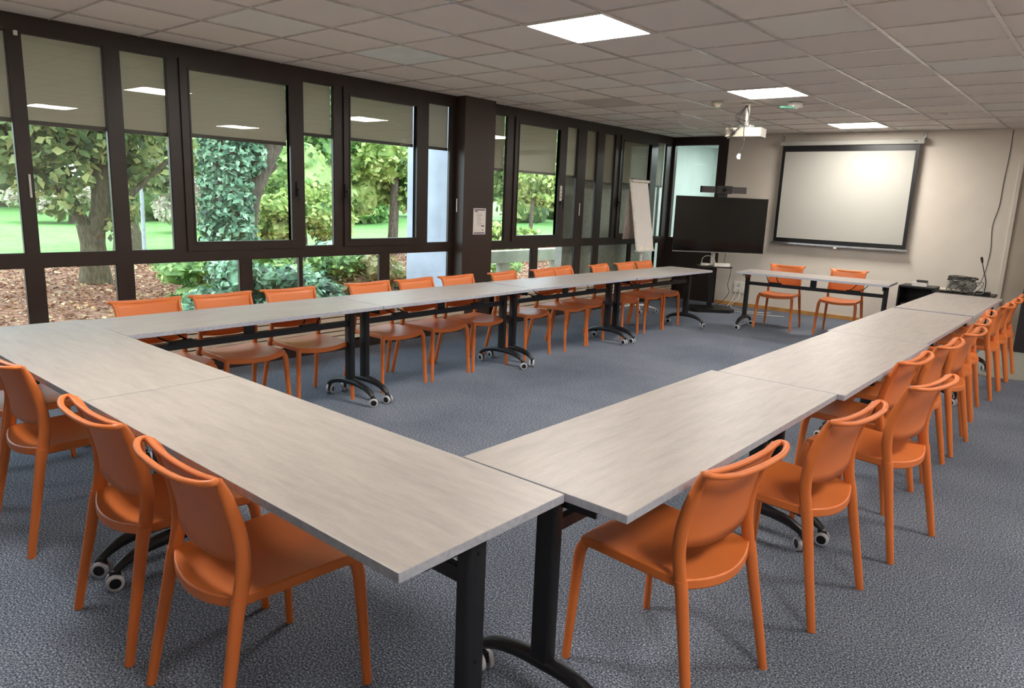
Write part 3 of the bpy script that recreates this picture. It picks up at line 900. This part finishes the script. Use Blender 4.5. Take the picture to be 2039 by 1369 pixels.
# ground ----------------------------------------------------------------
def gh(x, y):
    d = max(0, -x-13.5)
    s = .018*d*(1 if d < 14 else 14/d*1+.0)
    if d >= 14: s = .018*14+.05*(d-14)*.6
    return -.12+s+(.02*math.sin(x*.7)+.02*math.sin(y*.5+1))*min(1, -x/6)
def ground(name, x0, x1, y0, y1, nx, ny, m, lift=0):
    b = MB(); vs = []
    for i in range(nx+1):
        for j in range(ny+1):
            x = x0+(x1-x0)*i/nx; y = y0+(y1-y0)*j/ny; vs.append((x, y, gh(x, y)+lift))
    fs = [(i*(ny+1)+j, i*(ny+1)+j+1, (i+1)*(ny+1)+j+1, (i+1)*(ny+1)+j) for i in range(nx) for j in range(ny)]
    fs = [tuple(reversed(q)) for q in fs] if x1 > x0 else fs
    b.add(vs, fs, 0, True)
    o = b.build(name, m); o['kind'] = 'structure'; return o
def ground_mat(name, cols, sc1, sc2):
    t = NT(name); v = t.coords()
    a = t.noise(v, sc1, 6, .75); b = t.noise(v, sc2, 2, .6)
    m = t.new('ShaderNodeMath'); m.operation = 'MULTIPLY_ADD'; m.inputs[1].default_value = .3
    t.link(b, m.inputs[0]); t.link(a, m.inputs[2])
    n = len(cols)
    t.link(t.ramp(m.outputs[0], [(.48+.30*i/(n-1), c) for i, c in enumerate(cols)]), t.b.inputs['Base Color'])
    t.b.inputs['Roughness'].default_value = .95; t.bump(a, .7, .03); return t.m
ground('ground_leaf_litter', -.125, -10.5, -10, 40, 14, 40, ground_mat('leaf_litter', [(74, 42, 32), (112, 68, 50), (134, 92, 70), (150, 128, 98)], 9, .8))
ground('ground_path', -10.5, -13.0, -10, 60, 3, 60, ground_mat('gravel_path', [(186, 178, 164), (205, 198, 184), (216, 210, 196)], 6, .6))
ground('ground_lawn', -13.0, -75, -30, 110, 40, 60, ground_mat('lawn', [(88, 134, 62), (106, 154, 78), (124, 168, 92)], 5, .3))
# fallen leaves as real little leaves over the litter (nobody could count them)
rng = np.random.default_rng(5)
n = 24000
P = np.stack([-rng.random(n)**.8*9.5-.2, rng.random(n)*16-1.5, np.zeros(n)], 1)
ok = ~((P[:, 0] > -1.6) & (P[:, 1] > 4.0)) & ~((P[:, 0] > -.5) & (P[:, 1] > 6))
P = P[ok]; n = len(P)
P[:, 2] = [gh(a, b_)+.012 for a, b_ in P[:, :2]]
ang = rng.random(n)*6.28; s = .018+.03*rng.random(n)
a = np.stack([np.cos(ang), np.sin(ang), rng.normal(size=n)*.25], 1)*s[:, None]
b_ = np.stack([-np.sin(ang), np.cos(ang), rng.normal(size=n)*.25], 1)*s[:, None]*.6
V = np.stack([P-a, P+b_+[0, 0, .01], P+a, P-b_+[0, 0, .012]], 1).reshape(-1, 3)
fl = leaf_obj('fallen_leaves', V, leaf_mat('fallen_leaf', [(84, 46, 32), (130, 78, 52), (156, 112, 76), (196, 172, 124)], .1))
tag(fl, 'brown fallen leaves scattered over the soil outside the near windows', 'leaves', kind='stuff')

def foliage_obj(name, seed, blobs, n, size, m, parent, **k):
    rng = np.random.default_rng(seed)
    return leaf_obj(name, leaves(rng, [b[0] for b in blobs], [b[1] for b in blobs], n, size, **k), m, parent)
def blobs_core(blobs, m, parent, f=.72):
    """dense inner mass of a crown"""
    c = MB(); rnd = random.Random(3)
    for (cx, cy, cz), (rx, ry, rz) in blobs:
        k = 7; nn = 12; vs = []; fs = []
        for i in range(k+1):
            th = math.pi*i/k
            for j in range(nn):
                ph = 2*math.pi*j/nn; q = f*(1+.18*math.sin(3*ph+i)+.12*rnd.random())
                vs.append((cx+q*rx*math.sin(th)*math.cos(ph), cy+q*ry*math.sin(th)*math.sin(ph), cz+q*rz*math.cos(th)))
        for i in range(k):
            for j in range(nn): fs.append((i*nn+j, (i+1)*nn+j, (i+1)*nn+(j+1) % nn, i*nn+(j+1) % nn))
        c.add(vs, fs, 0, False)
    return c.build('inner_foliage', m, parent)

# forked tree near the first windows
t = empty('forked_tree', (0, 0, 0)); tag(t, 'mossy forked tree with low leafy branches seen through the first wide pane', 'tree')
MB().sweep([(-6.75, 2.55, gh(-6.7, 2.5)-.05), (-6.72, 2.54, .25), (-6.70, 2.53, .55), (-6.70, 2.52, .85)], [(.27, .27), (.20, .20), (.18, .18), (.23, .21)], 14).build('trunk', M_BARKG, t)
for pts, rr in (([(-6.70, 2.47, .80), (-6.75, 2.30, 1.10), (-6.75, 2.10, 1.40), (-6.8, 1.80, 1.75), (-6.8, 1.4, 2.3)], .085),
                ([(-6.70, 2.60, .78), (-6.68, 2.68, 1.15), (-6.70, 2.70, 1.6), (-6.7, 2.72, 2.2), (-6.7, 2.8, 3.6)], .16),
                ([(-6.75, 2.5, .82), (-7.0, 2.45, 1.15), (-7.2, 2.3, 1.6), (-7.5, 2.0, 2.6)], .06),
                ([(-6.65, 2.66, .8), (-6.5, 2.9, 1.15), (-6.4, 3.2, 1.5), (-6.3, 3.6, 1.9)], .06)):
    MB().sweep(pts, [(rr*(1-.5*i/len(pts)),)*2 for i in range(len(pts))], 9).build('branch', M_BARKG, t)
bl = [((-6.8, 1.75, 1.55), (.5, .55, .35)), ((-6.6, 2.35, 2.2), (.8, .9, .5)), ((-6.7, 1.4, 2.3), (.9, .9, .7)), ((-6.8, 3.0, 2.5), (1, .9, .8)), ((-6.8, 2.2, 3.3), (1.5, 1.8, .9)),
      ((-6.4, 2.05, 1.2), (.3, .35, .25)), ((-6.6, 2.25, 1.55), (.4, .45, .3)), ((-6.5, 3.0, 1.1), (.35, .2, .3)), ((-6.7, 3.2, 1.75), (.5, .55, .4)), ((-7.0, .6, 2.1), (.8, .8, .7)), ((-6.9, 0.3, 3.0), (1.2, 1.2, 1)), ((-6.5, 2.75, .78), (.12, .12, .2))]
foliage_obj('foliage', 11, bl, 9000, .095, L_OLIVE, t, surf=.3)

# straight tree beyond the path
t = empty('straight_tree', (0, 0, 0)); tag(t, 'thick straight tree trunk beyond the path, seen through the narrow pane', 'tree')
MB().sweep([(-12.9, 5.55, gh(-12.9, 5.5)-.1), (-12.9, 5.50, .5), (-12.9, 5.45, 1.4), (-12.9, 5.40, 2.6), (-12.9, 5.3, 5)], [(.42, .42), (.28, .28), (.27, .27), (.24, .24), (.15, .15)], 14).build('trunk', M_BARKG, t)
for pts in ([(-12.9, 5.45, 1.9), (-12.6, 6.1, 2.1), (-12.4, 6.8, 1.9)], [(-12.9, 5.45, 2.2), (-12.6, 4.8, 2.5), (-12.4, 4.2, 2.6)]):
    MB().sweep(pts, [(.09, .09), (.06, .06), (.03, .03)], 8).build('branch', M_BARKG, t)
foliage_obj('foliage', 12, [((-12.6, 6.3, 2.35), (1.0, 1.3, .8)), ((-12.6, 5.2, 3.1), (1.4, 1.9, .9)), ((-12.6, 4.0, 2.9), (1, 1.2, .8)), ((-12.4, 6.0, 1.55), (.5, .5, .28)), ((-12.4, 5.6, 1.9), (.4, .5, .3))], 7500, .12, L_OLIVE, t, surf=.3)

# ivy-covered leaning tree
t = empty('ivy_covered_tree', (0, 0, 0)); tag(t, 'large leaning tree trunk densely covered with ivy outside the sash window', 'tree')
MB().sweep([(-4.5, 3.75, -.2), (-4.5, 3.72, .5), (-4.5, 3.70, 1.2), (-4.52, 3.62, 2.2), (-4.6, 3.5, 3.6)], [(.42, .42), (.33, .33), (.28, .28), (.25, .25), (.2, .2)], 16).build('trunk', M_BARK, t)
MB().sweep([(-4.5, 3.90, .35), (-4.5, 3.97, .9), (-4.5, 4.06, 1.40), (-4.5, 4.22, 1.80), (-4.5, 4.48, 2.3), (-4.4, 4.9, 3.2)], [(.16, .16), (.14, .14), (.14, .14), (.16, .16), (.17, .17), (.15, .15)], 14).build('limb', M_BARK, t)
MB().sweep([(-4.5, 4.30, 1.75), (-4.5, 4.42, 1.82), (-4.48, 4.5, 1.9)], [(.06, .06), (.045, .045), (.03, .03)], 8).build('branch_stub', M_BARK, t)
bl = [((-4.45, 3.62, .25+.22*i), (.42, .44-.01*i, .2)) for i in range(12)]+[((-4.4, 3.98, .5), (.3, .25, .3)), ((-4.4, 4.0, 2.0), (.25, .22, .3))]
foliage_obj('ivy', 13, bl, 7500, .062, L_BLUE, t, surf=.85)
foliage_obj('foliage', 14, [((-5, 4.6, 3.4), (1.8, 2.2, 1.0)), ((-5, 3.0, 3.6), (1.6, 1.6, 1.0))], 3500, .10, L_GREEN, t, surf=.3)

# drooping mass of foliage in the middle windows
def tree(name, x, y, trunk_h, tr, blobs, n, size, m, label, seed, group=None, core=True):
    t = empty(name, (0, 0, 0)); tag(t, label, 'tree' if 'tree' in name else 'shrub', group)
    z0 = gh(x, y)-.1
    MB().sweep([(x, y, z0), (x+.05, y+.05, z0+trunk_h*.5), (x, y, z0+trunk_h)], [(tr*1.3, tr*1.3), (tr, tr), (tr*.7, tr*.7)], 10).build('trunk' if 'tree' in name else 'stem', M_BARK, t)
    foliage_obj('foliage', seed, blobs, n, size, m, t, surf=.5)
    if core: blobs_core(blobs, m, t)
    return t
rn = random.Random(21)
def mass(x, y, z, rx, ry, rz, k, sp=.6):
    return [((x+rn.uniform(-1, 1)*rx*sp, y+rn.uniform(-1, 1)*ry*sp, z+rn.uniform(-1, 1)*rz*sp), (rx*rn.uniform(.4, .65), ry*rn.uniform(.4, .65), rz*rn.uniform(.35, .6))) for _ in range(k)]
tree('drooping_tree', -10.2, 9.6, 4, .2, mass(-10.2, 9.6, 2.6, 1.3, 2.4, 2.0, 18), 13000, .11, L_GREEN, 'dense drooping green tree filling the view of the middle windows', 31)
tree('yellow_green_tree', -9.3, 10.9, 3.5, .12, mass(-9.3, 10.9, 2.5, .9, 1.4, 1.5, 12), 6000, .10, L_YEL, 'bright yellow-green tree next to the pale concrete column', 32)
tree('light_green_shrub', -9.0, 7.9, 1.2, .06, mass(-9.0, 7.9, 1.0, .9, 1.2, .7, 8), 4500, .085, L_YEL, 'bright light green shrub behind the leaning bare limb', 33)
tree('young_tree', -7.2, 14.2, 3.2, .05, mass(-7.2, 15.6, 1.9, .9, 2.6, .75, 14), 9000, .10, L_YEL, 'loose bright young tree outside the window beyond the pillar', 34, core=False)
tree('low_bright_shrub', -6.5, 12.7, .6, .04, mass(-6.5, 13.0, .55, .6, 1.6, .35, 8), 3500, .08, L_YEL, 'low bright shrub below the young tree beyond the pillar', 35, core=False)
# far shrubs and trees on the hill
tree('pink_grey_shrub', -18.5, 9.3, 1.2, .1, mass(-18.5, 9.3, 1.1, 1.0, 1.3, .9, 10), 5000, .10, L_PINK, 'pinkish grey shrub across the lawn beside the straight trunk', 36)
tree('grey_green_shrub', -23, 7.6, 1, .1, mass(-23, 7.6, .8, 1.2, 1.9, .55, 10), 4500, .12, L_PINK, 'low grey-green shrub on the lawn behind the forked tree', 37)
far = [(-32, 1, 8, L_GREEN), (-33, 8, 9, L_OLIVE), (-31, 15, 9, L_GREEN), (-30, 22, 9, L_YEL), (-28, 29, 9, L_GREEN), (-24, 34, 8, L_OLIVE), (-33, -6, 9, L_YEL), (-26, 42, 10, L_GREEN), (-17, 38, 8, L_YEL), (-24, 19, 5, L_GREEN), (-25, 13.2, 4.5, L_OLIVE), (-12, 36, 7, L_GREEN)]
places = ['behind the forked tree on the lawn edge', 'far behind the straight trunk', 'far behind the ivy-covered tree', 'far behind the drooping tree', 'far behind the yellow-green tree', 'far beyond the concrete column', 'at the far edge of the lawn by the photo border', 'far beyond the brown pillar', 'deep behind the young tree', 'on the lawn rim behind the middle windows', 'on the lawn behind the ivy trunk', 'far off beside the second concrete column']
for i, ((x, y, h, m), pl) in enumerate(zip(far, places)):
    b = mass(x, y, gh(x, y)+h*.42, 2.6, 4.2, h*.5, 16)
    tree('park_tree', x, y, h*.6, .25, b, 5500, .26, m, 'big bushy park tree '+pl, 50+i, 'park trees at the lawn edge')
# shrubs close to the windows
for i, (x, y, rx, ry, zc, rz, n, m, lab) in enumerate([
    (-1.9, 2.2, .7, .55, .30, .45, 3600, L_BLUE, 'leafy blue-green shrub right outside the lower panes below the ivy tree'),
    (-1.7, 3.0, .6, .5, .30, .38, 2600, L_BLUE, 'leafy shrub outside the lower panes behind the third window chair'),
    (-2.6, 3.7, .7, .8, .30, .42, 2800, L_GREEN, 'green shrub outside the lower panes behind the fourth window chair'),
    (-2.3, 4.7, .6, .6, .25, .5, 2200, L_BROWN, 'reddish brown shrub just before the concrete column outside'),
    (-3.6, 3.1, .8, 1.0, .30, .45, 3200, L_GREEN, 'spreading green shrub at the foot of the ivy tree'),
    (-4.6, 5.8, 1.0, 1.1, .25, .40, 3200, L_BLUE, 'low shrub between the ivy tree and the concrete column'),
    (-3.2, 7.6, .8, .9, .15, .35, 2200, L_GREEN, 'low shrub behind the concrete parapet beyond the pillar')]):
    tree('garden_shrub', x, y, .3, .03, mass(x, y, zc, rx, ry, rz, 9, .7), n, .05, m, lab, 80+i, 'shrubs outside the windows', core=True)

# concrete pillars, parapet, path lamp, rail
o = MB().rbox(-1.17, -.18, 4.30, 4.85, -.2, 3.2, .01).build('concrete_column', M_CONC); tag(o, 'pale blue-grey concrete column outside the last near window', 'column')
o = MB().rbox(-1.19, -.98, 7.9, 8.2, -.2, 3.2, .01).build('concrete_column', M_CONC); tag(o, 'narrow bluish concrete column outside the window with the remote', 'column')
t = empty('parapet', (-1.2, 6.6, 0)); tag(t, 'pale concrete parapet beam on short posts outside the far lower panes', 'parapet')
MCB = mat('greenish_concrete', (186, 196, 178), .85, 0, .08, 4)
MB().box(-.08, .08, -1.62, 1.30, .58, .755).build('beam', MCB, t)
for y in (-.35, .95): MB().box(-.06, .06, y-.09, y+.09, -.2, .58).build('post', MCB, t)
o = MB().cyl((-11.5, 5.31, gh(-11.5, 5.3)), (-11.5, 5.35, 3.2), .045, .04, 10).build('lamp_post', mat('grey_pole_paint', (150, 158, 160), .5)); tag(o, 'thin grey lamp post beside the straight trunk across the path', 'lamp post')
t = empty('guard_rail', (-9.9, 8.0, 0)); tag(t, 'pale blue horizontal rail behind the leaning tree', 'rail')
MR = mat('pale_rail', (190, 205, 220), .4)
MB().rbox(-.03, .03, -1.2, 1.6, .68, .79, .01).build('rail', MR, t)
for y in (-1, 1.4): MB().rbox(-.03, .03, y-.04, y+.04, -.15, .68, .01).build('post', MR, t)
# outer wing of the building closing the far panes
struct('wall_outer', MB().box(-.42, -.30, 6.50, 9.2, -.2, 2.9), mat('dark_grey_render', (188, 186, 176), .8))
struct('trim_8', MB().box(-.35, -.12, -2.6, 9.2, 2.62, 2.8), mat('outer_soffit', (190, 184, 172), .8))
